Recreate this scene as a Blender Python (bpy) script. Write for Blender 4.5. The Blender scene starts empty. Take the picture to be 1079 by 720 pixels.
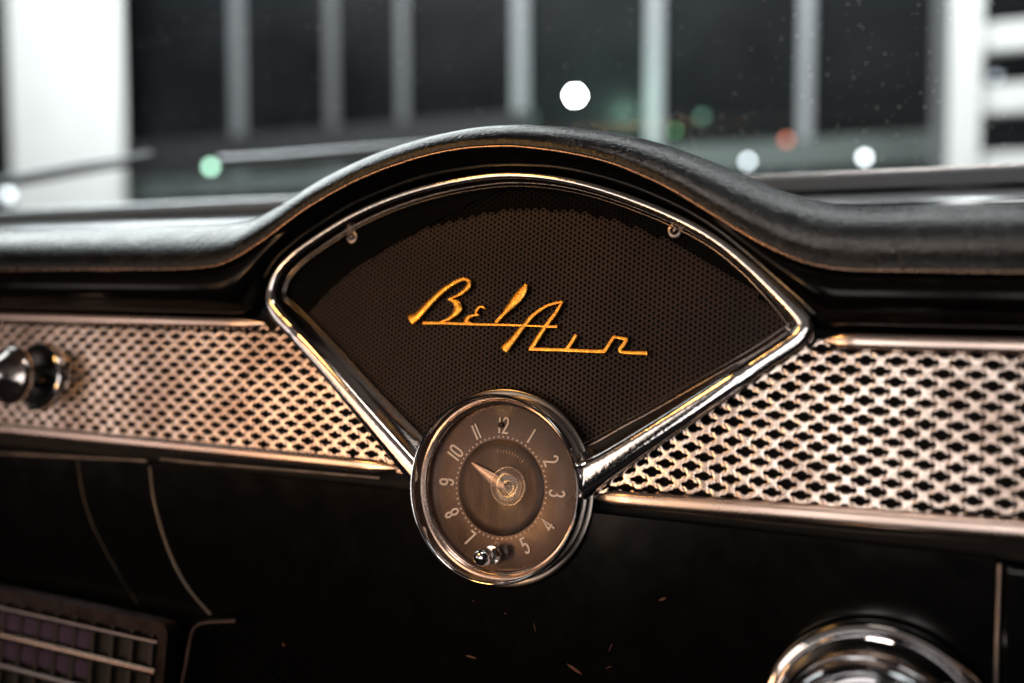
import bpy, bmesh, math, random
from mathutils import Vector, Matrix
from mathutils.geometry import tessellate_polygon
random.seed(7)
sc = bpy.context.scene
COL = sc.collection
R_ = math.radians
MM = 0.001

# ------------------------------------------------------------------ camera
A, PT, TL, FPX, S0 = R_(26.7), R_(3.6), R_(7.6), 1050.0, 0.4725
F = Vector((-math.sin(A)*math.cos(PT), math.cos(A)*math.cos(PT), -math.sin(PT)))
RT = Vector((math.cos(A), math.sin(A), 0))
UP = RT.cross(F)
def ray(x, y): return F + RT*((x-539.5)/FPX) - UP*((y-360)/FPX)
CAM = -ray(527.5, 514)*S0
E_ = Vector((0, math.sin(TL), math.cos(TL)))       # up along the dash face
N_ = Vector((0, -math.cos(TL), math.sin(TL)))      # out of the dash face
def W(u, w, d): return (Vector((u, 0, 0)) + E_*w + N_*d)*MM   # dash millimetres -> world
def at(x, y, d=0.0):                               # a spot of the dash face, in dash millimetres
    r = ray(x, y); k = (d*MM - CAM.dot(N_))/r.dot(N_); q = CAM + r*k
    return (q.x/MM, q.dot(E_)/MM)
def atY(x, y, Y):
    r = ray(x, y); return CAM + r*((Y-CAM.y)/r.y)
cd = bpy.data.cameras.new('camera'); cam = bpy.data.objects.new('camera', cd); COL.objects.link(cam)
M3 = Matrix((RT, UP, -F)).transposed()
cam.matrix_world = Matrix.Translation(CAM) @ M3.to_4x4()
cd.sensor_width = 36; cd.lens = FPX/1079*36; cd.clip_start = 0.01; cd.clip_end = 60
cd.dof.use_dof = True; cd.dof.focus_distance = 0.468; cd.dof.aperture_fstop = 2.9
sc.camera = cam

# ------------------------------------------------------------------ materials
def mat(name, col, metal=0.0, rough=0.5, var=0.0, vscale=60, rvar=0.0, rscale=90, bump=0.0, bscale=300, coat=0.0, spec=None, col2=None, aniso=0, stretch=(1,1,1), bdist=0.0004):
    m = bpy.data.materials.new(name); m.use_nodes = True
    nt = m.node_tree; b = nt.nodes['Principled BSDF']; L = nt.links.new
    b.inputs['Base Color'].default_value = (*col, 1)
    b.inputs['Metallic'].default_value = metal; b.inputs['Roughness'].default_value = rough
    b.inputs['Coat Weight'].default_value = coat; b.inputs['Coat Roughness'].default_value = 0.06
    if spec is not None: b.inputs['Specular IOR Level'].default_value = spec
    tc = nt.nodes.new('ShaderNodeTexCoord'); mp = nt.nodes.new('ShaderNodeMapping')
    mp.inputs['Scale'].default_value = stretch; L(tc.outputs['Object'], mp.inputs['Vector'])
    def noise(s, det=4):
        n = nt.nodes.new('ShaderNodeTexNoise'); n.inputs['Scale'].default_value = s; n.inputs['Detail'].default_value = det
        n.inputs['Roughness'].default_value = 0.65
        L(mp.outputs['Vector'], n.inputs['Vector']); return n
    if var > 0 or col2:
        n = noise(vscale); r = nt.nodes.new('ShaderNodeValToRGB')
        c2 = col2 or tuple(max(0, c*(1-var)) for c in col)
        r.color_ramp.elements[0].position = 0.38; r.color_ramp.elements[1].position = 0.62
        r.color_ramp.elements[0].color = (*c2, 1); r.color_ramp.elements[1].color = (*col, 1)
        L(n.outputs['Fac'], r.inputs['Fac']); L(r.outputs['Color'], b.inputs['Base Color'])
    if rvar > 0:
        n = noise(rscale, 6); r = nt.nodes.new('ShaderNodeMapRange')
        r.inputs['From Min'].default_value = 0.3; r.inputs['From Max'].default_value = 0.7
        r.inputs['To Min'].default_value = max(0.02, rough-rvar); r.inputs['To Max'].default_value = rough+rvar
        L(n.outputs['Fac'], r.inputs['Value']); L(r.outputs['Result'], b.inputs['Roughness'])
    if bump > 0:
        n = noise(bscale, 3); bp = nt.nodes.new('ShaderNodeBump'); bp.inputs['Strength'].default_value = bump
        bp.inputs['Distance'].default_value = bdist
        L(n.outputs['Fac'], bp.inputs['Height']); L(bp.outputs['Normal'], b.inputs['Normal'])
    return m
def emis(name, col, s):
    m = bpy.data.materials.new(name); m.use_nodes = True; nt = m.node_tree
    b = nt.nodes['Principled BSDF']; b.inputs['Base Color'].default_value = (*col, 1)
    b.inputs['Emission Color'].default_value = (*col, 1); b.inputs['Emission Strength'].default_value = s
    return m
def glass(name, tint=(1,1,1), ior=1.45, rough=0.03, haze=0.0, hcol=(.5,.5,.5)):
    m = bpy.data.materials.new(name); m.use_nodes = True; nt = m.node_tree; nt.nodes.clear(); L = nt.links.new
    o = nt.nodes.new('ShaderNodeOutputMaterial'); mx = nt.nodes.new('ShaderNodeMixShader')
    tr = nt.nodes.new('ShaderNodeBsdfTransparent'); gl = nt.nodes.new('ShaderNodeBsdfGlossy'); fr = nt.nodes.new('ShaderNodeFresnel')
    tr.inputs['Color'].default_value = (*tint, 1); gl.inputs['Roughness'].default_value = rough; ge = nt.nodes.new('ShaderNodeNewGeometry'); mr = nt.nodes.new('ShaderNodeMapRange')
    mr.inputs['To Min'].default_value = ior; mr.inputs['To Max'].default_value = 1/ior
    L(ge.outputs['Backfacing'], mr.inputs['Value']); L(mr.outputs['Result'], fr.inputs['IOR'])
    L(fr.outputs[0], mx.inputs[0]); L(tr.outputs[0], mx.inputs[1]); L(gl.outputs[0], mx.inputs[2])
    if haze > 0:
        df = nt.nodes.new('ShaderNodeBsdfDiffuse'); df.inputs['Color'].default_value = (*hcol, 1)
        m2 = nt.nodes.new('ShaderNodeMixShader'); m2.inputs[0].default_value = haze
        L(mx.outputs[0], m2.inputs[1]); L(df.outputs[0], m2.inputs[2]); L(m2.outputs[0], o.inputs['Surface'])
    else: L(mx.outputs[0], o.inputs['Surface'])
    return m
CHROME = mat('chrome', (.84,.83,.83), 1, .06, rvar=.04, rscale=120, bump=.12, bscale=140, bdist=.0006)
CHROME_PIT = mat('pitted_chrome', (.80,.78,.77), 1, .08, rvar=.05, rscale=500, bump=.16, bscale=520, bdist=.0004)
TRIM = mat('worn_trim_metal', (.74,.60,.53), 1, .26, rvar=.08, rscale=60, bump=.15, bscale=220, stretch=(.15,1,1))
MESHM = mat('copper_tinted_mesh_metal', (.82,.70,.62), 1, .22, rvar=.07, rscale=40, col2=(.50,.39,.33), vscale=28, bump=.35, bscale=420)
BACK = mat('black_backing', (.006,.005,.005), 0, .85)
PAINT = mat('black_gloss_paint', (.0028,.0027,.0027), 0, .16, rvar=.06, rscale=45, spec=.14, bump=.05, bscale=60, bdist=.001)
PAINT_LOW = mat('black_worn_paint', (.0018,.0018,.0018), 0, .17, rvar=.03, rscale=60, bump=.12, bscale=9, bdist=.006, spec=.40)
VINYL = mat('black_grained_vinyl', (.003,.0034,.004), 0, .25, rvar=.09, rscale=70, bump=.8, bscale=480, bdist=.0005, spec=.5)
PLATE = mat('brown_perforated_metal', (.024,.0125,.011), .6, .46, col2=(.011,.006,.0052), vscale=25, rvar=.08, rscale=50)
SHADE_BAND = mat('black_shade_band', (.004,.0037,.0037), 0, .30, rvar=.10, rscale=70, bump=.15, bscale=420, spec=.01)
GOLD = mat('gold_plating', (1.0,.52,.07), .92, .28, rvar=.08, rscale=200, bump=.25, bscale=700, col2=(.72,.30,.05), vscale=420)
BEAD = mat('copper_reflection_bead', (.66,.43,.31), 1, .28, rvar=.08, rscale=200, bump=.2, bscale=400)  # chrome bead; its copper reflection is put into the metal colour
SCREW = mat('aged_screw_metal', (.30,.26,.25), 1, .25, rvar=.1)
DIAL = mat('bronze_dial_outer', (.062,.039,.032), .55, .30, rvar=.08, rscale=60, bump=.015, bscale=120)
DIAL_IN = mat('bronze_dial_brushed', (.052,.031,.024), .55, .40, col2=(.036,.022,.017), vscale=420, stretch=(2.5,1,.5), rvar=.08, rscale=90)
NUM = mat('cream_dial_paint', (.86,.74,.66), 0, .55)
NUMD = mat('faint_shaded_dial_paint', (.30,.19,.13), .2, .5)
HANDM = mat('pale_copper_hand', (.85,.62,.50), .5, .40)
DARKP = mat('black_plastic', (.008,.008,.008), 0, .35)
COVER = glass('clock_glass', ior=1.14, rough=.12)
HUBG = glass('clear_hub_plastic', tint=(.95,.90,.87), ior=1.6, rough=.12, haze=.16, hcol=(.75,.55,.45))

# ------------------------------------------------------------------ mesh helpers
def link(name, bm, m, parent=None, smooth=True, mod=None):
    me = bpy.data.meshes.new(name); bmesh.ops.recalc_face_normals(bm, faces=bm.faces[:])
    bm.to_mesh(me); bm.free()
    if smooth:
        for p in me.polygons: p.use_smooth = True
        try: me.set_sharp_from_angle(angle=R_(38))
        except Exception: pass
    for x in (m if isinstance(m, (list, tuple)) else [m]): me.materials.append(x)
    o = bpy.data.objects.new(name, me); COL.objects.link(o)
    if parent:
        o.parent = parent; o.matrix_parent_inverse = parent.matrix_basis.inverted()
    return o
def thing(name, label, cat, loc=(0,0,0), group=None):
    o = bpy.data.objects.new(name, None); COL.objects.link(o); o.location = loc; o.empty_display_size = .02
    o['label'] = label; o['category'] = cat
    if group: o['group'] = group
    return o
def tag(o, label, cat, group=None):
    o['label'] = label; o['category'] = cat
    if group: o['group'] = group
    return o
def grid(bm, rows, closed_u=False, closed_v=False, mi=0):
    vs = [[bm.verts.new(p) for p in r] for r in rows]
    nr, nc = len(vs), len(vs[0])
    for i in range(nr if closed_u else nr-1):
        for j in range(nc if closed_v else nc-1):
            a, b = vs[i], vs[(i+1) % nr]
            try:
                f = bm.faces.new((a[j], a[(j+1) % nc], b[(j+1) % nc], b[j])); f.material_index = mi
            except ValueError: pass
    return vs
def catmull(pts, n=8, closed=False):
    out = []; N = len(pts); pts = [Vector(p) for p in pts]
    for i in range(N if closed else N-1):
        p1, p2 = pts[i], pts[(i+1) % N]
        p0 = pts[i-1] if (closed or i > 0) else p1*2-p2
        p3 = pts[(i+2) % N] if (closed or i < N-2) else p2*2-p1
        for k in range(n):
            t = k/n
            out.append(.5*((2*p1)+(p2-p0)*t+(2*p0-5*p1+4*p2-p3)*t*t+(3*p1-p0-3*p2+p3)*t**3))
    if not closed: out.append(pts[-1])
    return out
def tube(bm, pts, r, n=12, flat=1.0, caps=True):
    pts = [Vector(p) for p in pts]; rows = []
    rr = r if isinstance(r, (list, tuple)) else [r]*len(pts)
    for i, p in enumerate(pts):
        tg = (pts[min(i+1, len(pts)-1)]-pts[max(i-1, 0)]).normalized()
        s = tg.cross(N_)
        if s.length < 1e-4: s = tg.cross(Vector((1, 0, 0)))
        s.normalize(); q = s.cross(tg).normalized()
        rows.append([p+(s*math.cos(a)+q*math.sin(a)*flat)*rr[i]*MM for a in [2*math.pi*k/n for k in range(n)]])
    vs = grid(bm, rows, closed_v=True)
    if caps: bm.faces.new(vs[0]); bm.faces.new(vs[-1])
def lathe(bm, c, prof, n=64, mi=0, axis=N_, ux=None, cap0=False, cap1=False):
    """c world point; prof list of (radius mm, height mm) along axis"""
    X = ux or Vector((1, 0, 0)); X = (X-axis*X.dot(axis)).normalized(); Y = axis.cross(X)
    rows = [[c+(X*math.cos(a)*r+Y*math.sin(a)*r+axis*h)*MM for a in [2*math.pi*k/n for k in range(n)]] for r, h in prof]
    vs = grid(bm, rows, closed_v=True, mi=mi)
    if cap0: bm.faces.new(vs[0]).material_index = mi
    if cap1: bm.faces.new(vs[-1]).material_index = mi
def slab(bm, loops, d0, d1, mi=0, shrink=0):
    """solid between depths d0 (back) and d1 (front) of a dash-plane polygon with holes; loops in mm"""
    ls = [[Vector((p[0], p[1], 0)) for p in l] for l in loops]
    flat = [v for l in ls for v in l]; tris = tessellate_polygon(ls)
    fr = [bm.verts.new(W(v.x, v.y, d1)) for v in flat]; bk = [bm.verts.new(W(v.x, v.y, d0)) for v in flat]
    for t in tris:
        try: bm.faces.new([fr[i] for i in t]).material_index = mi
        except ValueError: pass
        try: bm.faces.new([bk[i] for i in reversed(t)]).material_index = mi
        except ValueError: pass
    k = 0
    for l in ls:
        n = len(l)
        for i in range(n):
            a, b = k+i, k+(i+1) % n
            try: bm.faces.new((fr[a], fr[b], bk[b], bk[a])).material_index = mi
            except ValueError: pass
        k += n
def bevel_mod(o, w, seg=3):
    m = o.modifiers.new('bevel', 'BEVEL'); m.width = w*MM; m.segments = seg; m.limit_method = 'ANGLE'; m.angle_limit = R_(40)
def box(bm, x0, x1, y0, y1, z0, z1):
    v = [bm.verts.new((x, y, z)) for x in (x0, x1) for y in (y0, y1) for z in (z0, z1)]
    for f in ((0,1,3,2),(4,6,7,5),(0,4,5,1),(2,3,7,6),(0,2,6,4),(1,5,7,3)): bm.faces.new([v[i] for i in f])
def inside(p, poly):
    x, y = p; c = False; n = len(poly)
    for i in range(n):
        x1, y1 = poly[i]; x2, y2 = poly[(i+1) % n]
        if (y1 > y) != (y2 > y) and x < (x2-x1)*(y-y1)/(y2-y1)+x1: c = not c
    return c

# ------------------------------------------------------------------ speaker grille outline (dash mm)
fp = [(446,509,25),(432,492,25),(415,472,23.5),(380,431,21),(340,384,19),(305,346,18),(291,331,17),(284,318,14.5),(285,302,11.5),(294,283,10),
      (313,264.5,9.5),(343,243.5,9.5),(380,221.5,9.5),(440,198,9.5),(508,185.5,10),(540,184,10),(586,187,10),(640,200,11),
      (711,227.5,12),(756,252,13),(790,281,15),(822,311,17),(840,330,19),(848,343,21),(842,355,22),(826,367,22),(800,384,22),(740,424,25),
      (680,463,28),(640,489,32),(608,508,38),(595,516,41)]
ctr = []
for x, y, w in fp:
    u, v = at(x, y, 4); dp = CAM - W(u, v, 4); k = dp.length/FPX/MM
    ctr.append((u, v, w*k*0.48))
fr = catmull(ctr, 8)
NF = len(fr)
for _ in range(40): fr = [fr[i] if not (80 < i < 176) else (fr[i-1]+fr[i]*2+fr[i+1])/4 for i in range(NF)]
def fr_norm(i):
    a, b = fr[max(i-1, 0)], fr[min(i+1, NF-1)]
    t = Vector((b.x-a.x, b.y-a.y)).normalized(); return Vector((t.y, -t.x))   # towards the inside of the fan
def frpt(i, off): n = fr_norm(i); return (fr[i].x+n.x*off, fr[i].y+n.y*off)
sgn = 1
mid = Vector((0, 80)); tst = Vector(frpt(NF//2, 5))
if (tst-mid).length > (Vector((fr[NF//2].x, fr[NF//2].y))-mid).length: sgn = -1
def FO(i, off): return frpt(i, off*sgn)

speaker = thing('speaker_grille', 'fan-shaped chrome-framed speaker grille with gold script on dark perforated plate, centre of dashboard', 'speaker grille', W(0, 80, -6))
bm = bmesh.new(); rows = []
for i in range(NF):
    h = fr[i].z; s = i/(NF-1)
    bar = max(0, min(1, (h-3.0)/3.0))                # 0 on the arc, 1 on the two straight bars
    bev = .9+6.2*bar
    prof = [(-h*1.02, -8), (-h*1.02, 1.5), (-h*.96, 3.8), (-h*.84, 5.2), (-h*.62, 5.9), (-h*.25, 6.25), (h*.10, 6.35), (h*.45, 6.2), (h*.74, 5.7), (h*.92, 4.7), (h+.1, 3.4),
            (h+bev*.45, -.2), (h+bev*.9, -3.2), (h+bev, -5.2)]
    if bar < .5: prof = [(a, d-1.2*(1-bar)) for a, d in prof]
    rw = []
    for a, d in prof:
        u, v = FO(i, a); q = math.hypot(u, v)
        if q < 43.4: u, v = u*43.4/q, v*43.4/q
        rw.append(W(u, v, d))
    rows.append(rw)
grid(bm, rows); link('frame', bm, CHROME_PIT, speaker)
# thin inner lip line round the arc
bm = bmesh.new(); tube(bm, [W(*FO(i, fr[i].z+1.5+6.2*max(0, min(1, (fr[i].z-3)/3))), -3.6) for i in range(10, NF-10)], .30, 8); link('inner_lip', bm, mat('dull_lip_metal', (.30,.27,.26), 1, .25), speaker)
# perforated plate
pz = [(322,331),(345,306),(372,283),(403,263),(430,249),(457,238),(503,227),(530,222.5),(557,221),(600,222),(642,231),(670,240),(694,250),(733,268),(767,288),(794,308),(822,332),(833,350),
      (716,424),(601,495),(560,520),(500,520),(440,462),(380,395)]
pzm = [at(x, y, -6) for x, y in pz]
fan_outer = [FO(i, fr[i].z*.5) for i in range(0, NF, 2)]
bm = bmesh.new(); P0 = 2.5; rh = .72
dx = P0*math.sqrt(3)/2
def plate_d(u, w): return -6.6
for ci in range(-60, 62):
    u = ci*dx
    for rj in range(-10, 70):
        w = rj*P0+(P0/2 if ci % 2 else 0)
        if not inside((u, w), fan_outer): continue
        if (u*u+w*w) < 38**2: continue
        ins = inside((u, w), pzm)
        R = P0/math.sqrt(3)
        oc, hl, hb = [], [], []
        for k in range(12):
            a = math.pi*2*k/12; rr = R if k % 2 == 0 else P0/2
            oc.append(bm.verts.new(W(u+rr*math.cos(a), w+rr*math.sin(a), -6.6)))
            hl.append(bm.verts.new(W(u+(rh)*math.cos(a), w+rh*math.sin(a), -6.6)))
            hb.append(bm.verts.new(W(u+(rh)*math.cos(a), w+rh*math.sin(a), -7.4)))
        for k in range(12):
            j = (k+1) % 12
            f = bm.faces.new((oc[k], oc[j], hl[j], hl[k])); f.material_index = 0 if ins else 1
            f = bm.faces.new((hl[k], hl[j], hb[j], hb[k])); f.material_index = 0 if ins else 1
bmesh.ops.remove_doubles(bm, verts=bm.verts[:], dist=2e-6)
PLATE_SHADE = mat('shaded_perforated_metal', (.003,.0026,.0026), 0, .5, spec=.03)  # plate rim coloured black for the shadow and reflection under the lip
link('perforated_plate', bm, [PLATE, PLATE_SHADE], speaker, smooth=False)
# smooth sheet painted black for the shaded band left and top, slightly proud
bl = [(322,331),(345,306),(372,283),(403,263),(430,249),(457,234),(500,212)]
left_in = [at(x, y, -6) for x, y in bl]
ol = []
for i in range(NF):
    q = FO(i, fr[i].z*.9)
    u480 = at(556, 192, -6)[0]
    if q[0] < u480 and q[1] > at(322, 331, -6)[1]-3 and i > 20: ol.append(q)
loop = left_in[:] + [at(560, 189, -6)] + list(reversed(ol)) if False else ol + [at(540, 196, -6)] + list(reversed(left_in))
bm = bmesh.new(); slab(bm, [loop], -6.4, -5.9); o = link('plate_shade_band', bm, SHADE_BAND, speaker, smooth=False)
bm = bmesh.new(); slab(bm, [[FO(i, fr[i].z*.3) for i in range(0, NF, 2)]], -12, -9); link('backing_board', bm, BACK, speaker, smooth=False)
for x, y in ((371, 250), (711, 243)):
    u, w = at(x, y, -5)
    bm = bmesh.new(); lathe(bm, W(u, w, -6), [(3.6, 0), (3.6, .8), (3.1, 1.3), (2.2, 1.4), (2.0, 1.0), (1.7, 1.2), (1.0, 2.0), (0.3, 2.3), (.01, 2.3)], 32)
    link('screw', bm, SCREW, speaker)
for x, y in ((832, 350),):
    u, w = at(x, y, 0)
    bm = bmesh.new(); tube(bm, [W(u-1.6, w+1.8, -1), W(u+2.0, w-1.4, 0.5)], 1.1, 12); link('clip', bm, CHROME, speaker)
# ---- gold script
def c2(x, y): return (410+x/3.5967, 270+y/3.5967)
def c8(x, y): return (440+x/7.2, 280+y/7.2)
SD0, SD1 = -5.0, -3.4
def ribbon(bm, pts, n=6, dd=0.0):
    pp = catmull([(p[0][0], p[0][1], p[1]) for p in pts], n) if len(pts) > 2 else [Vector((p[0][0], p[0][1], p[1])) for p in pts]
    L, Rr = [], []
    for i, p in enumerate(pp):
        a, b = pp[max(i-1, 0)], pp[min(i+1, len(pp)-1)]
        t = Vector((b.x-a.x, b.y-a.y)).normalized(); nn = Vector((-t.y, t.x)); h = max(.45, p.z*.62)
        L.append(at(p.x+nn.x*h, p.y+nn.y*h, SD1)); Rr.append(at(p.x-nn.x*h, p.y-nn.y*h, SD1))
    rows = []
    for l, r in zip(L, Rr):
        l = Vector(l); r = Vector(r); m = (l+r)/2
        i1 = l.lerp(r, .18); i2 = l.lerp(r, .82)
        rows.append([W(l.x, l.y, SD0+dd), W(l.x, l.y, SD1-.45+dd), W(i1.x, i1.y, SD1-.05+dd), W(m.x, m.y, SD1+dd), W(i2.x, i2.y, SD1-.05+dd), W(r.x, r.y, SD1-.45+dd), W(r.x, r.y, SD0+dd)])
    vs = grid(bm, rows); bm.faces.new(vs[0]); bm.faces.new(vs[-1])
k8 = 1/7.2; k2 = 1/3.5967
bm = bmesh.new()
ribbon(bm, [(c8(-62,412), 62*k8), (c8(-5,375), 48*k8), (c8(95,272), 38*k8), (c8(200,178), 32*k8), (c8(300,118), 26*k8), (c8(352,103), 20*k8), (c8(386,120), 24*k8), (c8(378,158), 34*k8), (c8(335,205), 24*k8), (c8(290,232), 14*k8), (c8(228,256), 8*k8)])
ribbon(bm, [(c8(228,256), 8*k8), (c8(262,264), 26*k8), (c8(292,290), 42*k8), (c8(300,325), 50*k8), (c8(272,370), 38*k8), (c8(230,405), 20*k8), (c8(185,422), 12*k8), (c8(160,430), 10*k8)], dd=.01)
ribbon(bm, [(c8(512,328), 6*k8), (c8(495,316), 12*k8), (c8(470,313), 14*k8), (c8(448,335), 20*k8), (c8(440,358), 16*k8), (c8(455,372), 12*k8), (c8(466,378), 6*k8)])
ribbon(bm, [(c8(462,376), 8*k8), (c8(425,376), 14*k8), (c8(385,390), 26*k8), (c8(366,412), 34*k8), (c8(372,432), 30*k8), (c8(400,438), 16*k8), (c8(420,442), 8*k8)], dd=.012)
ribbon(bm, [(c8(822,143), 24*k8), (c8(800,180), 46*k8), (c8(755,240), 58*k8), (c8(700,305), 46*k8), (c8(650,365), 30*k8), (c8(610,410), 26*k8), (c8(590,432), 30*k8)])
ribbon(bm, [(c8(38,436), 22*k8), (c8(200,436), 20*k8), (c8(400,444), 18*k8), (c8(700,451), 16*k8), (c8(900,458), 13*k8), (c2(590,267), 9*k2), (c2(636,267), 11*k2)], dd=.02)
ribbon(bm, [(c2(432,355), 26*k2), (c2(470,312), 20*k2), (c2(507,265), 17*k2), (c2(547,222), 13*k2), (c2(590,192), 10*k2), (c2(630,178), 9*k2), (c2(656,173), 7*k2)], dd=.03)
ribbon(bm, [(c2(656,172), 8*k2), (c2(630,215), 13*k2), (c2(602,252), 14*k2), (c2(568,300), 16*k2), (c2(536,350), 18*k2)], dd=.04)
ribbon(bm, [(c2(530,352), 13*k2), (c2(640,355), 13*k2), (c2(740,359), 13*k2), (c2(800,361), 14*k2), (c2(818,355), 14*k2), (c2(832,335), 12*k2), (c2(853,303), 12*k2)], dd=.05)
ribbon(bm, [(c2(708,298), 13*k2), (c2(690,328), 14*k2), (c2(672,354), 15*k2)], dd=.06)
ribbon(bm, [(c2(848,305), 9*k2), (c2(875,310), 11*k2), (c2(903,317), 15*k2)], dd=.06)
ribbon(bm, [(c2(900,315), 13*k2), (c2(888,335), 14*k2), (c2(874,354), 13*k2), (c2(884,364), 12*k2), (c2(920,366), 13*k2), (c2(978,368), 15*k2)], dd=.07)
link('nameplate_script', bm, GOLD, speaker)
# the plate sits below the frame; its dark band is put into the colour

# ------------------------------------------------------------------ clock
clock = thing('dashboard_clock', 'round chrome-rimmed clock with bronze dial at the lower point of the speaker fan', 'clock', W(0, 0, -8))
C0 = W(0, 0, 0)
bm = bmesh.new()
lathe(bm, C0, [(38.8,-1.0),(39.0,1.6),(39.6,2.6),(40.3,2.9),(41.0,2.5),(41.3,1.6)], 128); link('inner_ring', bm, TRIM, clock)
bm = bmesh.new()
lathe(bm, C0, [(41.2,1.2),(41.5,2.2),(41.9,5.0),(42.4,8.0),(42.8,9.7),(43.3,10.3),(43.7,10.4),(44.1,10.0),(44.3,9.0),(44.2,6.0),(43.8,1.5),(43.5,-3.5),(43.5,-6)], 128); link('bezel', bm, CHROME, clock)
bm = bmesh.new()
lathe(bm, C0, [(43,-1.2),(46.2,-.8),(46.9,-1.1),(47.3,-1.9),(47.2,-6),(47.0,-10)], 128); link('base_ring', bm, mat('dark_chrome', (.25,.22,.20), 1, .2), clock)
bm = bmesh.new(); lathe(bm, C0, [(22.8,.05),(30,-.05),(39.4,-1.0)], 128, mi=0); lathe(bm, C0, [(.01,.25),(10,.25),(18,.25),(22.6,.2),(22.8,.05)], 128, mi=1)
dial = link('dial', bm, [DIAL, DIAL_IN], clock)
bm = bmesh.new()
for k in range(60):
    a = 2*math.pi*k/60; u, w = 24.0*math.sin(a), 24.0*math.cos(a)
    lathe(bm, W(u, w, .0), [(.46,-.1),(.46,.22),(.33,.34),(.01,.36)], 10)
link('minute_dots', bm, NUM, dial)
# numerals: strokes drawn in a 0..1 box (x right, y up)
def arc(cx, cy, rx, ry, a0, a1, n=10): return [(cx+rx*math.cos(R_(a0+(a1-a0)*k/n)), cy+ry*math.sin(R_(a0+(a1-a0)*k/n))) for k in range(n+1)]
G = {
 '0': [arc(.5,.72,.42,.28,0,180)+arc(.5,.28,.42,.28,180,360)+[(.92,.72)]],
 '1': [[(.5,0),(.5,1)]],
 '2': [arc(.5,.74,.40,.26,170,-20)+[(.08,.04),(.95,.04)]],
 '3': [arc(.46,.75,.40,.25,160,-80)+[(.45,.52)], arc(.46,.27,.44,.27,85,-160)],
 '4': [[(.72,0),(.72,1),(.05,.28),(1.0,.28)]],
 '5': [[(.88,.97),(.2,.97),(.14,.55)]+arc(.48,.32,.42,.30,130,-150)],
 '6': [arc(.5,.72,.42,.28,20,180)+arc(.5,.28,.42,.28,180,540)],
 '7': [[(.05,.97),(.92,.97),(.3,0)]],
 '8': [arc(.5,.76,.34,.23,-90,270), arc(.5,.27,.42,.27,90,450)],
 '9': [arc(.5,.72,.42,.28,0,360)+arc(.5,.28,.42,.28,0,-160)],
}
def glyph(bm, ch, X, Y, ox, oy, cw, h, th, d):
    for st in G[ch]:
        pts = [Vector((ox+p[0]*cw, oy+p[1]*h)) for p in st]
        rows = []
        for i, p in enumerate(pts):
            a, b = pts[max(i-1, 0)], pts[min(i+1, len(pts)-1)]
            if i in (0, len(pts)-1) or (pts[i]-pts[i-1]).length < 1e-6 or (pts[i+1]-pts[i]).length < 1e-6:
                t = (b-a).normalized(); nn = Vector((-t.y, t.x))
            else:
                t1 = (pts[i]-pts[i-1]).normalized(); t2 = (pts[i+1]-pts[i]).normalized()
                nn = (Vector((-t1.y, t1.x))+Vector((-t2.y, t2.x)))
                nn = nn.normalized() if nn.length > .2 else Vector((-t1.y, t1.x))
                nn *= min(1.8, 1/max(.3, nn.dot(Vector((-t1.y, t1.x)))))
            rows.append([p+nn*th/2, p-nn*th/2])
        rr = []
        for l, r in rows:
            f = lambda q, dz: W(X[0]*q.x+Y[0]*q.y, X[1]*q.x+Y[1]*q.y, dz)
            rr.append([f(l, d-.25), f(l, d), f(r, d), f(r, d-.25)])
        vs = grid(bm, rr); bm.faces.new(vs[0]); bm.faces.new(vs[-1])
def numeral(txt, hour, r=29.4, h=7.5, cw=3.1, gap=1.5, th=.95, inward=False, d=.05, m=NUM):
    bm = bmesh.new(); a = R_(hour*30)
    Y = (math.sin(a), math.cos(a)); X = (math.cos(a), -math.sin(a))
    if inward: Y = (-Y[0], -Y[1]); X = (-X[0], -X[1]); r = -r
    wd = [(.4 if c == '1' else cw) for c in txt]; tot = sum(wd)+gap*(len(txt)-1); x = -tot/2
    for c, w_ in zip(txt, wd):
        glyph(bm, c, X, Y, x-(.0 if c != '1' else (.5*cw-.2)), r-h/2, cw, h, th, d+.35); x += w_+gap
    link('numeral', bm, m, dial, smooth=False)
for hr in (12, 1, 2, 3, 9, 10, 11, 8): numeral(str(hr), hr)
for hr in (4, 5, 7): numeral(str(hr), hr, inward=True)
numeral('6', 6, inward=True, m=NUMD)  # six painted dark for the knob's shadow and reflection
# maker's mark: an illegible arc of small letters below 12
bm = bmesh.new()
for k, hh in enumerate((2.1, .9, 1.4, 1.6, 1.6, 1.5, 1.5, 1.3, 1.2, 1.9)):
    a = R_(-8+k*5.2); u, w = 17.2*math.sin(a), 17.2*math.cos(a)
    X = Vector((math.cos(a), -math.sin(a))); Y = Vector((math.sin(a), math.cos(a))); wd = .24
    q = [Vector((u, w))+X*(sx*wd)+Y*(sy*hh*.5) for sx, sy in ((-1,-1),(1,-1),(1,1),(-1,1))]
    slab(bm, [[(v.x, v.y) for v in q]], .1, .38)
link('faint_lettering', bm, NUMD, dial, smooth=False)
bm = bmesh.new(); lathe(bm, W(-1.5, 29.6, .3), [(1.2,-.2),(1.35,.7),(.9,.95),(.01,1.0)], 16); link('pin_head', bm, mat('dark_rust_pin', (.03,.012,.008), .4, .5), dial)
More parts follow.
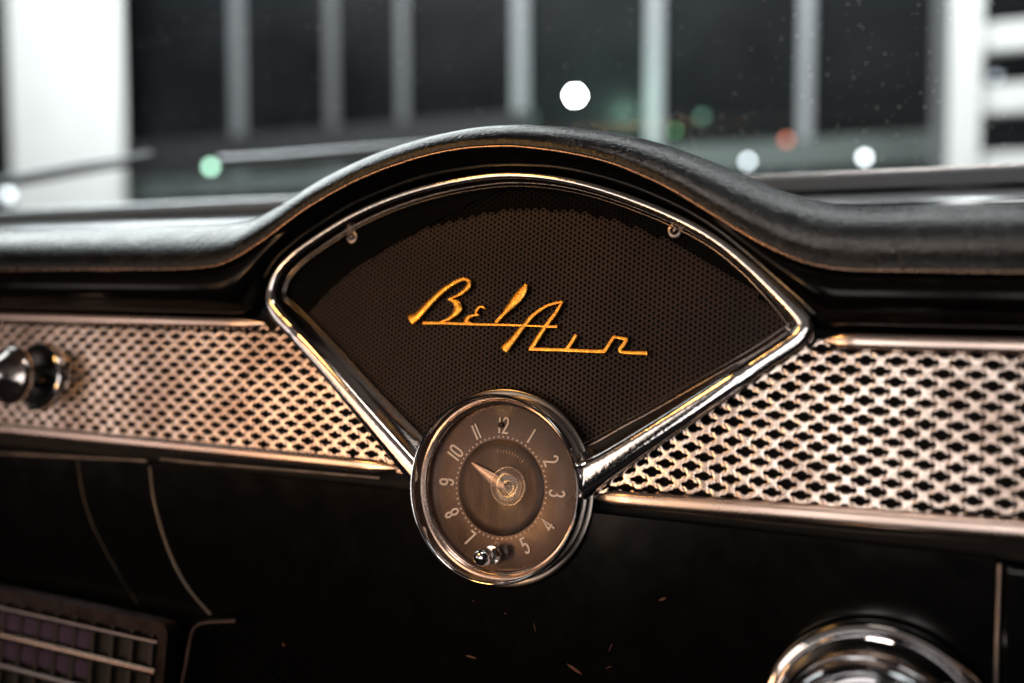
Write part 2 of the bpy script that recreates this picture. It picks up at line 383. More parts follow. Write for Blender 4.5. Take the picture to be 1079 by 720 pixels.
# hand
tip = at(497, 488, 2.2); tail = at(533, 515.5, 2.2); tp = Vector(tip); tl = Vector(tail); dv = (tl-tp); L_ = dv.length; dv.normalize(); nv = Vector((-dv.y, dv.x))
bm = bmesh.new(); rows = []
for s, wd in ((0, .45), (.18, 1.1), (.42, 2.0), (.62, 2.75), (.72, 2.6), (.85, 1.5), (1, .3)):
    p = tp+dv*L_*s
    rows.append([W(*(p+nv*wd), 2.0), W(*(p+nv*wd*.9), 2.25), W(*p, 2.6), W(*(p-nv*wd*.9), 2.25), W(*(p-nv*wd), 2.0)])
grid(bm, rows); link('hour_hand', bm, HANDM, clock)
HC = at(534.5, 512.5, 4)
bm = bmesh.new(); lathe(bm, W(*HC, 3.1), [(9.4,-.6),(9.4,.2),(9.0,.7),(8.2,.75),(7.6,.45),(4,.7),(1.5,1.0),(.5,.6),(.01,.5)], 64); link('hub_cap', bm, HUBG, clock)
bm = bmesh.new(); lathe(bm, W(*HC, 1.0), [(.9,-1.2),(.9,1.8),(.01,2.0)], 16); link('spindle', bm, SCREW, clock)
bm = bmesh.new(); lathe(bm, C0, [(39.0,2.2),(34,3.6),(24,5.0),(12,5.9),(.01,6.2)], 96); link('cover_glass', bm, COVER, clock)
KB = at(519, 584.5, 3)
bm = bmesh.new(); lathe(bm, W(*KB, 2.0), [(4.6,-2.5),(4.6,1.6),(4.2,2.2),(2.4,2.4),(2.3,5.5),(3.5,6.2),(3.9,7.4),(3.5,8.2),(3.6,8.6),(4.15,10.0),(4.25,11.4),(3.9,12.9),(3.1,14.2),(1.8,15.0),(.01,15.3)], 48)
o = link('setting_knob', bm, CHROME, clock)

# ------------------------------------------------------------------ dashboard body
dash = thing('dashboard', 'black painted classic car dashboard with padded top and copper-toned mesh inserts', 'dashboard', W(0, -60, -20))
lip = [(-700,103),(-520,103),(-400,103),(-300,103),(-240,103),(-205,102.7),(-188,102.3),(-176,103.2),(-164,106.5),(-150,113)]
def lp(x, y): return at(x, y, 18)
lip = lip[:6]+[lp(*q) for q in ((205,283.5),(225,281),(243,274),(262,262.5),(285,247),(310,227.5),(342,207),(385,185),(440,165.5),(490,155.5),(539,153),(593,159.5),(640,170),(681,186),(711,201),(745,221.5),(778,242),(811,260.5),(844,274.5),(870,281))]
lip += [lp(900,284.5), (180,100.8),(200,100.2),(230,100),(300,100),(420,100)]
inn = [(-700,80),(-520,80),(-400,79.8),(-300,79.6),(-240,79.4),(-205,79.2)]
def ip(x, y): return at(x, y, 3)
inn += [(-185,79.2),(-172,79.2),(-163,80),(-156,85)]+[ip(*q) for q in ((278,306),(289,283),(310,262.5),(342,240),(380,218),(440,195),(500,183),(540,180.5),(590,184),(650,199),(708,222),(754,247),(790,276),(822,306),(850,333),(862,346))]
inn = inn[:9]+inn[10:]
inn += [(152,79.4),(165,79),(182,79),(210,79),(300,79),(420,79)]
# equalise counts by arc-length-free resampling of both curves with matched keys
def resample(pts, n):
    c = catmull([(p[0], p[1], 0) for p in pts], 12); Ls = [0]
    for i in range(1, len(c)): Ls.append(Ls[-1]+(c[i]-c[i-1]).length)
    out = []; j = 0
    for k in range(n+1):
        t = Ls[-1]*k/n
        while j < len(Ls)-2 and Ls[j+1] < t: j += 1
        f = (t-Ls[j])/max(1e-9, Ls[j+1]-Ls[j]); out.append(c[j].lerp(c[j+1], min(1, max(0, f))))
    return out
def split_at(pts, u):
    for i in range(len(pts)-1):
        if pts[i][0] <= u < pts[i+1][0]: return i+1
segs = [(-700, 0)]
def part(pts, ua, ub): return [p for p in pts if ua <= p[0] <= ub]
iL1 = next(i for i, p in enumerate(lip) if p[0] > -186); iL2 = next(i for i, p in enumerate(lip) if p[0] > 1); iL3 = next(i for i, p in enumerate(lip) if p[0] > 150)
iI1 = next(i for i, p in enumerate(inn) if p[0] > -175); iI2 = min(range(len(inn)), key=lambda i: abs(inn[i][0]+1)); iI3 = next(i for i, p in enumerate(inn) if p[0] > 150)
iL2 = min(range(len(lip)), key=lambda i: abs(lip[i][0]-4))
lipR, innR = [], []
def chunk(a, b, n):
    c = resample(a, n); d = resample(b, n); lipR.extend(c[:-1]); innR.extend(d[:-1]); return c[-1], d[-1]
chunk(lip[:iL1+1], inn[:iI1+1], 40); chunk(lip[iL1:iL2+1], inn[iI1:iI2+1], 60); chunk(lip[iL2:iL3+1], inn[iI2:iI3+1], 60); e = chunk(lip[iL3:], inn[iI3:], 30)
lipR.append(e[0]); innR.append(e[1])
# smooth the sample sequences a little where chunks meet
def sm(c, it=2):
    for _ in range(it): c = [c[0]]+[(c[i-1]+c[i]*2+c[i+1])/4 for i in range(1, len(c)-1)]+[c[-1]]
    return c
lipR = sm(lipR, 3); innR = sm(innR, 3)
rows = []
for l, q in zip(lipR, innR):
    hump = max(0, min(1, (l.y-104)/30))
    prof = []
    for s, d in ((0, 17.0), (.03, 15.6), (.08, 14.9), (.2, 16.0), (.35, 16.6), (.5, 16.2), (.62, 14.6), (.74, 11.5), (.84, 7.6), (.92, 4.0), (.97, 1.6), (1.0, -1), (1.02, -7)):
        dh = {0:17.0, .03:15.6, .08:14.2, .2:13.0, .35:12.6, .5:11.6, .62:9.6, .74:7.0, .84:4.6, .92:2.4, .97:1.0, 1.0:-1, 1.02:-7}[s]
        p = l.lerp(q, s); prof.append(W(p.x, p.y, d*(1-hump)+dh*hump))
    rows.append(prof)
bm = bmesh.new(); grid(bm, rows); link('upper_panel', bm, PAINT, dash)
bm = bmesh.new(); tube(bm, [W(l.x, l.y-.1, 17.4) for l in lipR], .5, 10); link('edge_bead', bm, BEAD, dash)
# padded top
rows = []
for l in lipR:
    k = max(0, min(1, (l.y-101)/58)); H = 33*(1-k)+16*k
    base = 101+33; top = l.y+H; D = 46-14*k
    prof = [W(l.x, l.y+.4, 16.8), W(l.x, l.y+.6, 18.6)]
    for j in range(1, 13):
        th = math.pi/2*j/12; prof.append(W(l.x, l.y+.6+(H-.6)*math.sin(th), 19.2-D*(1-math.cos(th))))
    d0 = 19.2-D
    for j in range(1, 17):
        f = j/16; dd = d0-f*150; sm_ = f*f*(3-2*f)
        prof.append(W(l.x, top+(base-top)*sm_+f*2.0, dd))
    prof.append(W(l.x, base-30, d0-155))
    rows.append(prof)
bm = bmesh.new(); grid(bm, rows); pad = link('padded_top', bm, VINYL, dash); pad['label'] = 'black grained vinyl padded top with a hump over the speaker'
# mesh inserts
def mesh_insert(u0, u1, clip, uo, hs=1.0, low=None):
    bm = bmesh.new(); PH, PV = 11.75, 8.15
    N = 24
    hole = []
    Q = [(4.45,0),(4.25,.50),(3.3,.66),(1.95,.74),(1.6,1.45),(.95,1.86),(0,1.95)]
    hole = Q[:6]+[(-x, y) for x, y in reversed(Q[1:])]+[(-x, -y) for x, y in Q[:6]]+[(x, -y) for x, y in reversed(Q[1:])]
    hole = [(x*.97, y*.94*hs) for x, y in hole]
    cyy = PV/2; cxx = ((PH*PH+PV*PV)/8-PV*PV/4)/(PH/2); cx = (PH*PH/4+PV*PV/4)/2/(PH/2)
    poly = [(cx*1, 0), (cxx, cyy), (-cxx, cyy), (-cx, 0), (-cxx, -cyy), (cxx, -cyy)]
    # N outer points: walk the hexagon, 4 per side
    outer = []
    for i in range(6):
        p, q = poly[i], poly[(i+1) % 6]
        for k in range(4): outer.append((p[0]+(q[0]-p[0])*k/4, p[1]+(q[1]-p[1])*k/4))
    rr = range(-1, 11)
    for j in range(-2, 20):
        for i in range(int(u0/PH)-1, int(u1/PH)+2):
            u = i*PH+(PH/2 if j % 2 else 0)+uo; w = 5.6+j*PV/2
            if w > 73 or w < low(u) or u < u0 or u > u1: continue
            if clip(u, w): continue
            ju, jw = random.gauss(0, .12), random.gauss(0, .10); sx = random.gauss(1, .05); sy = random.gauss(1, .07)
            O = [bm.verts.new(W(u+x, w+y, -2.6)) for x, y in outer]
            ring = []
            for f, d in ((.45, -2.4), (.15, -2.5), (0, -2.9), (0, -4.0)):
                ring.append([bm.verts.new(W(u+(h[0]*sx+ju)*(1-f)+o[0]*f, w+(h[1]*sy+jw)*(1-f)+o[1]*f, d)) for h, o in zip(hole, outer)])
            allr = [O]+ring
            for a, b in zip(allr[:-1], allr[1:]):
                for k in range(N):
                    kk = (k+1) % N; bm.faces.new((a[k], a[kk], b[kk], b[k]))
    bmesh.ops.remove_doubles(bm, verts=bm.verts[:], dist=3e-6)
    return bm
def barline(x1, y1, x2, y2):
    a = at(x1, y1, 3); b = at(x2, y2, 3); return a, b
la, lb = barline(290, 340, 436, 500); ra, rb = barline(612, 520, 852, 358)
def xl(w): return la[0]+(w-la[1])*(lb[0]-la[0])/(lb[1]-la[1])
def xr(w): return ra[0]+(w-ra[1])*(rb[0]-ra[0])/(rb[1]-ra[1])
bm = mesh_insert(-520, -55, lambda u, w: u > xl(w)+4, 0.0, .90, lambda u: 5.0); mi = link('mesh_insert', bm, MESHM, dash); mi['label'] = 'copper-toned mesh insert left of the clock'
bm = mesh_insert(40, 400, lambda u, w: u < xr(w)-4, 3.0, 1.0, lambda u: max(2.5, 2.2+.026*(u-54))); mi = link('mesh_insert', bm, MESHM, dash); mi['label'] = 'copper-toned mesh insert right of the clock'
bm = bmesh.new(); slab(bm, [[(-700, -8), (400, -8), (400, 82), (-700, 82)]], -14, -10); link('insert_backing', bm, BACK, dash, smooth=False)
def strip(name, u0, u1, w, h, d, dep, m=TRIM, n=40, taper=0, label=None):
    bm = bmesh.new(); rows = []
    for i in range(n+1):
        u = u0+(u1-u0)*i/n; hh = h
        ww = w(u) if callable(w) else w
        if taper == 1: hh = h*min(1, .25+(u1-u)/6)
        if taper == -1: hh = h*min(1, .25+(u-u0)/6)
        rows.append([W(u, ww+hh/2*math.copysign(abs(math.cos(a))**.7, math.cos(a)), d+dep*abs(math.sin(a))**.5*(hh/h)) for a in [math.pi*k/14 for k in range(15)]])
    grid(bm, rows); o = link(name, bm, m, dash)
    if label: o['label'] = label
strip('trim_strip', -640, -152, 75.2, 6.0, -2.5, 3.2, taper=1, label='upper trim strip left of the speaker')
strip('trim_strip', 145, 420, 74.4, 7.0, -2.5, 3.6, taper=-1, label='upper trim strip right of the speaker')
strip('trim_strip', -640, -60, lambda u: 3.9, 7.0, -3, 4.2, taper=1, label='lower trim strip left of the clock')
strip('trim_strip', 47, 420, lambda u: .3+.026*(u-54), 7.4, -3, 4.2, taper=-1, label='lower trim strip right of the clock')
TOPW = -7.2
TK = .13
def tl_(w): return TK*min(0, w-TOPW)
def WL(u, w, d): return W(u, w, d+tl_(w))
def atl(x, y):
    d = 0
    for _ in range(6): q = at(x, y, d); d = tl_(q[1])
    return q
# lower painted panels: flat sheets with rounded edges and seams between
c1 = catmull([(*p, 0) for p in [atl(x, y) for x, y in ((80,474),(82,500),(88,530),(103,568),(138,628),(180,685),(215,725),(260,770))]], 5)
c2_ = catmull([(*p, 0) for p in [atl(x, y) for x, y in ((156,480),(157,500),(161,530),(174,575),(193,615),(220,648),(262,690),(320,740),(360,780))]], 5)
WB = -165
def panel(name, loop, d, bev=1.4, label=None, m=PAINT_LOW):
    bm = bmesh.new(); slab(bm, [loop], d-8, d)
    for v in bm.verts: v.co = v.co+N_*(tl_(v.co.dot(E_)/MM)*MM)
    o = link(name, bm, m, dash, smooth=False); bevel_mod(o, bev, 4)
    for p in o.data.polygons: p.use_smooth = False
    if label: o['label'] = label
    return o
TOPW = -7.2
panel('lower_panel', [(p.x+.7, min(p.y, TOPW)) for p in c2_ if p.y < TOPW+3]+[(211.6, c2_[-1].y), (211.6, TOPW)], -1.5, 1.3)
l1 = [(p.x+.6, min(p.y, TOPW)) for p in c1 if p.y < TOPW+3]; l2 = [(p.x-.9, min(p.y, TOPW)) for p in c2_ if p.y < TOPW+3]
panel('ashtray_door', l1+list(reversed(l2)), -.6, 1.0)
panel('steering_side_panel', [(p.x-.5, min(p.y, TOPW)) for p in c1 if p.y < TOPW+3]+[(-600, c1[-1].y), (-600, TOPW)], -1.8, .8)
g = panel('glovebox_door', [(214.6, TOPW-3), (400, TOPW-3), (400, -170), (214.6, -170)], -.2, 1.6)
FLG = mat('flange_glint_paint', (.30,.25,.23), 0, .40, var=.6, vscale=40); FLG2 = mat('faint_flange_glint_paint', (.04,.033,.03), 0, .4, var=.7, vscale=30)  # light caught along the flange edges is put into these paints
for pts, m_ in ((((-120,470),(0,478),(60,481),(120,484),(154,486)), FLG), (((169,484),(210,488),(260,492),(320,497),(400,504)), FLG), (((660,535),(720,541),(800,550),(900,560),(1040,570)), FLG2)):
    bm = bmesh.new(); tube(bm, [W(*at(x, y, -1), -1.2) for x, y in pts], .75 if m_ is FLG else .5, 8); link('panel_flange', bm, m_, dash)

bm = bmesh.new(); slab(bm, [[(-700, -4), (420, -4), (420, -260), (-700, -260)]], -52, -48); link('inner_panel', bm, BACK, dash, smooth=False)
bm = bmesh.new(); tube(bm, [WL(212.9, -9, -1.6), WL(213.0, -160, -1.6)], .95, 10); link('glovebox_edge_trim', bm, mat('bare_edge_metal', (.62,.52,.47), 1, .35), dash)
bm = bmesh.new(); tube(bm, [WL(p.x+.1, p.y, -1.2) for p in c2_ if TOPW-1 > p.y > -90], .6, 8); link('ashtray_edge_trim', bm, mat('worn_edge_metal', (.13,.12,.115), 1, .33), dash)
bm = bmesh.new(); tube(bm, [WL(p.x+.1, p.y, -1.5) for p in c1 if TOPW-1 > p.y > -80], .6, 8); link('ashtray_edge_trim', bm, mat('dark_edge_metal', (.08,.075,.07), 1, .33), dash)
# paint chips and scratches
CHIP = mat('bare_copper_primer', (.13,.055,.035), .2, .5); 
for x, y, ln, wd, an in ((604,706,18,3.5,-24),(495,693,13,2.6,-3),(697,632,8,2.4,28),(642,683,10,.8,70),(562,662,10,.8,-75),(531,647,3,1.2,0),(497,634,3,1,0),(640,704,7,.9,30),(297,680,4,3.4,0),(789,545,8,.8,85),(365,476,2,1,0)):
    u, w = atl(x, y); k = .44; a = R_(an); X = Vector((math.cos(a), math.sin(a))); Y = Vector((-X.y, X.x)); l2_ = ln*k/2*1.1; w2 = wd*k/2
    pts = [X*(-l2_)+Y*(w2*.3), X*(-l2_*.3)+Y*w2, X*(l2_*.5)+Y*(w2*.7), X*l2_+Y*(-w2*.2), X*(l2_*.3)-Y*w2, X*(-l2_*.6)-Y*(w2*.7)]
    bm = bmesh.new(); slab(bm, [[(u+p.x, w+p.y) for p in pts]], -1.5+tl_(w), -1.38+tl_(w))
    for v in bm.verts: v.co = v.co+N_*((v.co.dot(E_)/MM-w)*TK*MM)
    link('paint_chip', bm, CHIP, dash, smooth=False)

# ------------------------------------------------------------------ pull knob on the left insert
KU, KW = at(40, 397, 0)
knob = thing('pull_knob', 'chrome pull knob with conical tip and round chrome escutcheon on the left mesh insert', 'knob', W(KU, KW, -2))
bm = bmesh.new(); lathe(bm, W(KU, KW, -2), [(21.5,0),(21.5,1.8),(20.8,3.0),(19.6,3.6),(18.4,3.2),(17.8,2.2)], 64); link('escutcheon', bm, CHROME, knob)
bm = bmesh.new(); lathe(bm, W(KU, KW, -2), [(18,2.4),(14,1.2),(8,.8),(7.5,3),(5.5,4)], 48); link('cup', bm, mat('dark_cup', (.03,.03,.03), .6, .2), knob)
bm = bmesh.new(); lathe(bm, W(KU, KW, -2), [(5.2,1),(5.0,15),(7,17)], 32); link('shaft', bm, CHROME, knob)
bm = bmesh.new(); lathe(bm, W(KU, KW, -2), [(5,14),(14.5,15.5),(17.2,18),(17.9,21),(17.0,23.5),(15.5,24.5),(14.0,25.5),(9,31.5),(4,36.5),(1.2,38),(.01,38.3)], 64); link('grip', bm, mat('dark_chrome_grip', (.6,.55,.52), 1, .14, rvar=.04), knob)

# ------------------------------------------------------------------ round chrome unit lower right
VU, VW = at(914, 801, 26)
DCH = mat('dark_reflecting_chrome', (.55,.55,.56), 1, .05)
vent = thing('round_chrome_vent', 'large round chrome ringed vent cut off by the lower right edge', 'vent', W(VU, VW, -2))
bm = bmesh.new(); lathe(bm, W(VU, VW, 0), [(46,-2),(46,1),(44.5,3.4),(42.5,4),(41.5,3),(41,2)], 96); link('base_ring', bm, CHROME, vent)
bm = bmesh.new(); lathe(bm, W(VU, VW, 0), [(41,2),(40.6,12),(39.2,17),(38.6,19),(38.9,20),(38.2,22),(36.6,24.2),(36.0,24.0),(35.2,26.6),(33.6,28.2),(32.4,28.0),(31.4,26.2),(30.8,23)], 96); link('outer_ring', bm, DCH, vent)
bm = bmesh.new(); lathe(bm, W(VU, VW, 0), [(30.8,23),(29,20),(27.5,19.5),(27,23.5),(25.8,25.5),(24.6,25.6),(23.8,24),(22,15),(16,12),(15,15),(13,16),(12,14),(6,12),(.01,11)], 96); link('louvre', bm, DCH, vent)

# ------------------------------------------------------------------ radio lower left
radio = thing('car_radio', 'dark car radio with chrome bars and purple glass at the lower left corner', 'radio', W(-260, -150, 0))
def pm(x, y, d): return at(x, y, d)
RD = 6
tr_ = at(172, 663, RD); u_r = tr_[0]; w_t = tr_[1]
RF = mat('radio_frame_metal', (.05,.038,.036), .9, .3, rvar=.08)
def rr_loop(u0, u1, w0, w1, r, n=6):
    out = []
    for cx_, cy_, a0 in ((u1-r, w1-r, 0), (u0+r, w1-r, 90), (u0+r, w0+r, 180), (u1-r, w0+r, 270)):
        for k in range(n+1): a = R_(a0+90*k/n); out.append((cx_+r*math.cos(a), cy_+r*math.sin(a)))
    return out
bm = bmesh.new(); slab(bm, [rr_loop(u_r-190, u_r+3, w_t-75, w_t+3, 7), rr_loop(u_r-184, u_r-3, w_t-69, w_t-4, 4)], -4, RD); o = link('frame', bm, RF, radio, smooth=False); bevel_mod(o, 1.2)
bm = bmesh.new(); slab(bm, [[(u_r-186, w_t-70), (u_r-2, w_t-70), (u_r-2, w_t-3), (u_r-186, w_t-3)]], -4, -2); link('dial_plate', bm, DARKP, radio, smooth=False)
for (dw, m_) in ((-8.5, TRIM), (-25, TRIM), (-43, TRIM)):
    bm = bmesh.new(); tube(bm, [W(u_r-184, w_t+dw, 4), W(u_r-5, w_t+dw, 4)], 2.0 if dw == -25 else 1.4, 12); link('chrome_bar', bm, mat('orange_lit_bar_metal', (.60,.42,.32), 1, .22) if dw == -25 else mat('dull_bar', (.45,.40,.39), 1, .3), radio)  # orange light on the middle bar is put into its metal colour
for k in range(11):
    uu = u_r-14-k*15.5
    bm = bmesh.new(); slab(bm, [[(uu, w_t-66), (uu+2.4, w_t-66), (uu+2.4, w_t-5), (uu, w_t-5)]], -2, 1.5); link('divider', bm, mat('radio_divider', (.05,.045,.045), .5, .4) if k == 0 else bpy.data.materials['radio_divider'], radio, smooth=False)
PUR = mat('purple_tinted_glass', (.07,.052,.10), .3, .22)
for k in range(4, 10):
    for dw in (-12, -29):
        uu = u_r-14-k*15.5+3.4
        bm = bmesh.new(); slab(bm, [rr_loop(uu, uu+11, w_t+dw-10, w_t+dw, 2)], -2, 1.0); link('glass_window', bm, PUR, radio, smooth=False)
brk = None
bm = bmesh.new(); pts = [at(x, y, 0) for x, y in ((250,655),(222,656),(208,660),(202,672),(197,700),(190,735),(184,770))]
tube(bm, [W(*p, 0) for p in [tuple(v)[:2] for v in catmull([(*q, 0) for q in pts], 6)]], 1.7, 10); link('mounting_bracket', bm, mat('bracket_metal', (.08,.06,.055), 1, .35), radio)

# ------------------------------------------------------------------ behind the dash: cowl, windshield, wipers
def hz(x, y, Y): p = atY(x, y, Y); return p.z
YB = .24
z_a = hz(950, 178, YB); z_b = hz(950, 183, YB); z_c = hz(950, 196, YB-.02); z_d = hz(950, 214, YB-.05)
CHR2 = mat('satin_windshield_moulding', (.78,.80,.82), 1, .25)
mould = thing('windshield_moulding', 'bright moulding along the base of the windshield behind the dashboard pad', 'trim', (0, YB, z_c))
bm = bmesh.new(); tube(bm, [(-1.2+.1*k, YB, (z_a+z_b)/2) for k in range(21)], (z_a-z_b)*600, 16); link('bright_edge', bm, CHR2, mould)
bm = bmesh.new(); box(bm, -1.2, .8, YB-.012, YB+.02, z_c, z_b-.001); o = link('grey_face', bm, mat('grey_painted_face', (.12,.15,.18), 0, .4), mould, smooth=False); bevel_mod(o, 1)
bm = bmesh.new()
rows = []
for i in range(41):
    x = -1.2+2.0*i/40
    rows.append([(x, YB-.05+.05*k/8, z_d+(z_c-z_d-.001)*(k/8)**.7) for k in range(9)])
grid(bm, rows); link('sloping_shelf', bm, mat('glossy_grey_shelf', (.55,.57,.60), .8, .18, rvar=.1, rscale=12, bump=.3, bscale=14, bdist=.004, stretch=(.3,1,1)), mould)
# windshield
shield = thing('windshield', 'dusty curved windshield glass rising behind the dashboard', 'windshield', (0, YB+.02, z_a))
bm = bmesh.new(); rows = []
for i in range(31):
    x = -1.1+1.9*i/30; cv = .16*((x+.1)/1.0)**2
    rows.append([(x, YB+.03-cv*.8-.30*k/10, z_a-.005+.48*k/10) for k in range(11)])
grid(bm, rows); link('glass', bm, glass('windshield_glass', tint=(.93,.97,.95), ior=1.35, rough=.02), shield)
bm = bmesh.new()
for k in range(1100):
    q = random.random(); x = random.uniform(-.55, .42) if q < .45 else random.gauss(.18, .10); kk = random.uniform(0, .30); cv = .16*((x+.1)/1.0)**2
    p = Vector((x, YB+.03-cv*.8-.30*kk-.001, z_a-.005+.48*kk))
    bmesh.ops.create_icosphere(bm, subdivisions=1, radius=random.choice((.00012, .00018, .00025, .0004)), matrix=Matrix.Translation(p))
o = link('dust', bm, mat('white_dust', (.9,.9,.9), 0, .8), shield); o['kind'] = 'stuff'
# wipers
def wiper(p, label):
    t = thing('windshield_wiper', label, 'wiper', p[0], 'wipers at the base of the windshield')
    bm = bmesh.new(); tube(bm, p, [4.5, 4.5, 4, 2.2][:len(p)], 10); link('wiper_arm', bm, mat('wiper_steel', (.30,.31,.33), 1, .3) if not bpy.data.materials.get('wiper_steel') else bpy.data.materials['wiper_steel'], t)
    q = [v+Vector((0, .004, -.007)) for v in p]
    bm = bmesh.new(); tube(bm, q, 3, 8); link('wiper_blade', bm, DARKP, t)
WY = .42
wiper([atY(-60, 203, WY), atY(20, 187, WY), atY(90, 174, WY), atY(160, 162, WY)], 'left wiper lying low in front of the white wall')
wiper([atY(232, 169, WY), atY(300, 165, WY), atY(380, 158, WY), atY(470, 150, WY)], 'right wiper ending behind the hump of the dashboard pad')
# ------------------------------------------------------------------ showroom beyond
YW = 3.2
GREY = mat('grey_mullion_paint', (.115,.12,.128), 0, .5); WHITE = mat('white_wall_paint', (.80,.81,.80), 0, .6, var=.06, vscale=3)
ww = thing('window_wall', 'dark showroom window wall with grey vertical mullions', 'window wall', (0, YW, 0))
DARKG = mat('dark_window_glass', (.010,.0115,.013), 0, .35, var=.7, vscale=1.1, spec=.1)
zlo, zhi = -1.2, 5.0
bm = bmesh.new(); box(bm, atY(126, 100, YW).x, 6, YW+.01, YW+.03, zlo, zhi); link('glass_pane', bm, DARKG, ww, smooth=False)
for a, b, br in ((245,259,1),(345,357,.6),(420,431,.75),(541,557,1.5),(682,699,2.0),(842,857,2.0),):  # how brightly each mullion is lit is put into its paint
    bm = bmesh.new(); box(bm, atY(a, 100, YW).x, atY(b, 100, YW).x, YW-.015, YW+.0, zlo, zhi); o = link('mullion', bm, mat('mullion_lit_paint', tuple(c*br for c in (.115,.12,.128)), 0, .5), ww, smooth=False); bevel_mod(o, 8)
bm = bmesh.new(); box(bm, atY(128, 100, YW).x, atY(985, 100, YW).x, YW-.04, YW-.02, hz(860, 178, YW), hz(860, 147, YW)); link('sill', bm, mat('grey_green_sill', (.085,.105,.10), 0, .5, var=.5, vscale=2), ww, smooth=False)
bm = bmesh.new(); box(bm, atY(130, 140, YW-.3).x, atY(560, 140, YW-.3).x, YW-.3, YW-.27, hz(420, 165, YW-.3), hz(420, 128, YW-.3)); tag(link('low_bench', bm, mat('grey_bench', (.012,.013,.0145), 0, .6), None, smooth=False), 'blurred dark grey low bench in front of the window wall, left of the bright lamp', 'bench')
wp = bmesh.new(); box(wp, atY(10, 100, YW-.2).x, atY(128, 100, YW-.2).x, YW-.2, YW-.185, zlo, zhi); tag(link('white_wall', wp, WHITE, None, smooth=False), 'bright white wall pier at the far left of the showroom', 'wall')
wp = bmesh.new(); box(wp, -8, atY(8, 100, YW-.2).x, YW-.12, YW-.05, zlo, zhi); tag(link('side_window', wp, DARKG, None, smooth=False), 'dark window sliver beyond the white pier at far left', 'window')
pl = thing('white_shelving', 'white painted post with horizontal rails at the far right', 'shelving', (atY(1010, 100, YW-.4).x, YW-.4, 0))
bm = bmesh.new(); box(bm, atY(1000, 100, YW-.4).x, atY(1034, 100, YW-.4).x, YW-.4, YW-.385, zlo, zhi); link('post', bm, WHITE, pl, smooth=False)
bm = bmesh.new(); box(bm, atY(982, 100, YW-.25).x, atY(1003, 100, YW-.25).x, YW-.25, YW-.235, zlo, zhi); link('post', bm, GREY, pl, smooth=False)
for ya, yb in ((23,52),(88,118),(160,215)):
    bm = bmesh.new(); box(bm, atY(1030, 100, YW-.38).x, atY(1400, 100, YW-.38).x, YW-.38, YW-.32, hz(1055, yb, YW-.38), hz(1055, ya, YW-.38)); link('rail', bm, WHITE, pl, smooth=False)
def lamp(x, y, rpx, col, s, label, Y=YW-.5, grp=True):
    p = atY(x, y, Y); k = (p-CAM).dot(F)/FPX
    bm = bmesh.new(); bmesh.ops.create_icosphere(bm, subdivisions=3, radius=rpx*k, matrix=Matrix.Translation(p))
    tag(link('showroom_lamp', bm, emis('lamp_glow', col, s)), label, 'lamp', 'small lamps beyond the windshield')
lamp(606, 101, 5, (1,1,.96), 90, 'brightest white lamp glowing beyond the windshield above the pad hump')
lamp(711, 138, 2.5, (.10,.5,.2), 2.2, 'small green lamp just right of the pad hump', Y=1.9)
lamp(740, 124, 4, (.15,.4,.3), .5, 'faint green lamp between two mullions right of the hump')
lamp(788, 170, 3, (.85,.92,1), 9, 'white lamp low at the moulding beside the right slope of the pad')
lamp(911, 166, 3, (.9,.93,1), 14, 'white lamp low at the moulding left of the white post')
lamp(829, 148, 4, (.9,.25,.15), 1.4, 'small reddish lamp at the foot of a grey mullion')
lamp(1050, 81, 3.5, (.6,.65,.75), 1.2, 'dim bluish lamp between the white rails at right')
lamp(222, 176, 4, (.55,1,.75), 6, 'greenish white lamp at the tip of the right wiper', Y=1.6)
lamp(8, 205, 5, (.9,.95,1), 4, 'white lamp at the far left edge above the pad', Y=1.6)

pp = bpy.data.lights.new('lamp_halo_fill', 'POINT'); pp.energy = 5; pp.specular_factor = 0; pp.color = (.55, 1, .78); pp.shadow_soft_size = .03  # added point light; its green cast on the wall makes the halo
po = bpy.data.objects.new('lamp_halo_fill', pp); COL.objects.link(po); po.location = atY(612, 100, YW-.22)
# ------------------------------------------------------------------ lights
def area(name, loc, tgt, sx, sy, col, pw, spread=180):
    l = bpy.data.lights.new(name, 'AREA'); l.shape = 'RECTANGLE'; l.size = sx; l.size_y = sy; l.color = col; l.energy = pw; l.spread = R_(spread)
    o = bpy.data.objects.new(name, l); COL.objects.link(o); o.location = loc
    o.rotation_euler = (Vector(tgt)-Vector(loc)).to_track_quat('-Z', 'Y').to_euler(); return o
def wl(x, wd, ht, col, L, z=.07, y=-1.0): area('warm_reflection_fill', (x, y, z), (x, 0, z-.05), wd, ht, col, 1.25*L*math.pi*wd*ht)  # unseen panels added for warm patches reflected in mesh and chrome
wl(.25, .10, .42, (1,.94,.91), 3.2)
wl(.02, .13, .42, (1,.93,.89), 3.6)
wl(-.48, .40, .34, (1,.84,.72), 1.7, z=.15)
wl(-.36, .16, .22, (1,.84,.74), 2.0, z=-.12)
wl(-.86, .26, .40, (1,.58,.32), 3.0)
wl(-1.38, .40, .45, (1,.84,.80), 1.5)
wl(-.60, 2.6, .9, (1,.85,.78), .08, y=-1.25, z=.62)
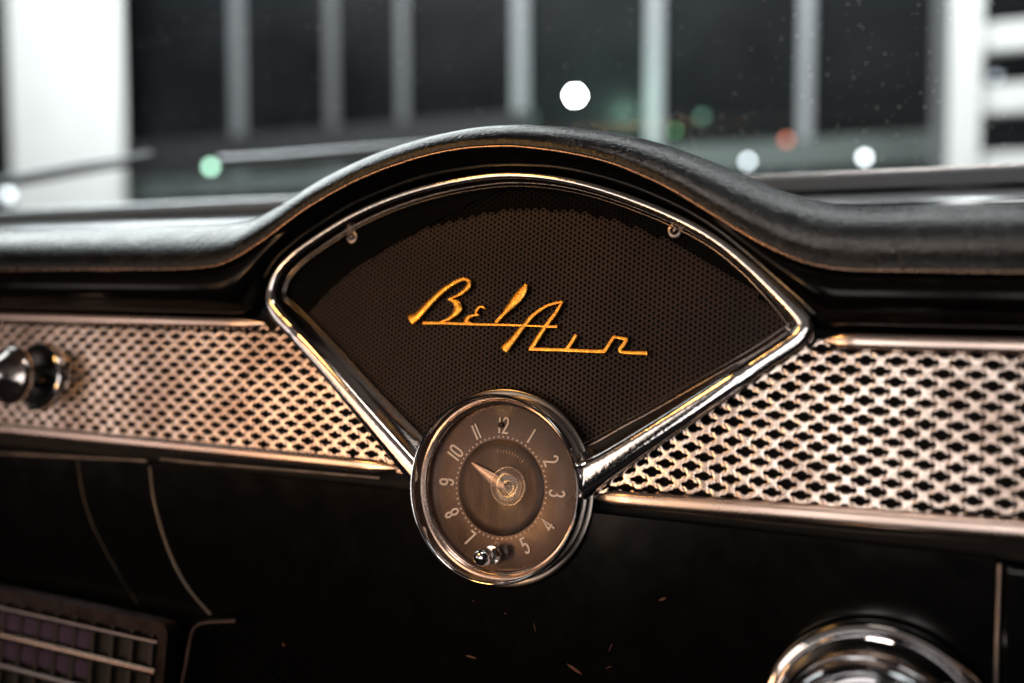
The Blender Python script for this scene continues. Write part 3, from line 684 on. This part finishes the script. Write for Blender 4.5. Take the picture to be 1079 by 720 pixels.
area('orange_glint_fill', (-.45, -.75, .56), (0, 0, .08), .14, .14, (1, .50, .13), 1.3)  # unseen, added for golden highlights on the script
area('orange_glint_fill', (-.31, -.75, -.02), (0, 0, .0), .07, .09, (1, .50, .14), .7)  # unseen, added for the orange glare on the dial
area('overhead_light', (.1, -.35, .75), (0, 0, 0), .25, .08, (1, .85, .76), 1.0)  # unseen warm area light above the dash
area('pad_sheen_light', (-1.3, .9, 1.0), (-.2, 0, .15), 1.6, .9, (.93, .97, 1), 15)  # unseen area lights added for the sheen on the pad
area('pad_sheen_light', (-1.2, .15, 1.0), (-.2, 0, .15), .6, .5, (.93, .97, 1), 3)
area('pad_sheen_light', (.75, .40, 1.05), (.1, 0, .15), .5, .3, (.93, .97, 1), 2.4)
area('pad_sheen_light', (.45, .0, .8), (.2, .24, .2), .3, .2, (.93, .97, 1), .4)  # added over the dash to brighten the moulding and right of the pad
area('showroom_light', (-1.6, 1.4, 2.6), (-1.9, 3.2, .9), 5.0, .6, (.97, .98, 1), 290)

w = bpy.data.worlds.new('World'); sc.world = w; w.use_nodes = True
nt = w.node_tree; bg = nt.nodes['Background']; bg.inputs['Strength'].default_value = 1.0
tc = nt.nodes.new('ShaderNodeTexCoord'); nz = nt.nodes.new('ShaderNodeTexNoise'); nz.inputs['Scale'].default_value = 2.2; nz.inputs['Detail'].default_value = 3
cr = nt.nodes.new('ShaderNodeValToRGB'); cr.color_ramp.elements[0].position = .42; cr.color_ramp.elements[0].color = (.004,.004,.005,1)
cr.color_ramp.elements[1].position = .78; cr.color_ramp.elements[1].color = (.035,.024,.02,1)
nt.links.new(tc.outputs['Generated'], nz.inputs['Vector']); nt.links.new(nz.outputs['Fac'], cr.inputs['Fac']); nt.links.new(cr.outputs['Color'], bg.inputs['Color'])

sc.render.engine = 'CYCLES'
sc.cycles.use_denoising = True
sc.cycles.max_bounces = 6
sc.view_settings.view_transform = 'Standard'; sc.view_settings.look = 'None'; sc.view_settings.exposure = 0; sc.view_settings.gamma = 1
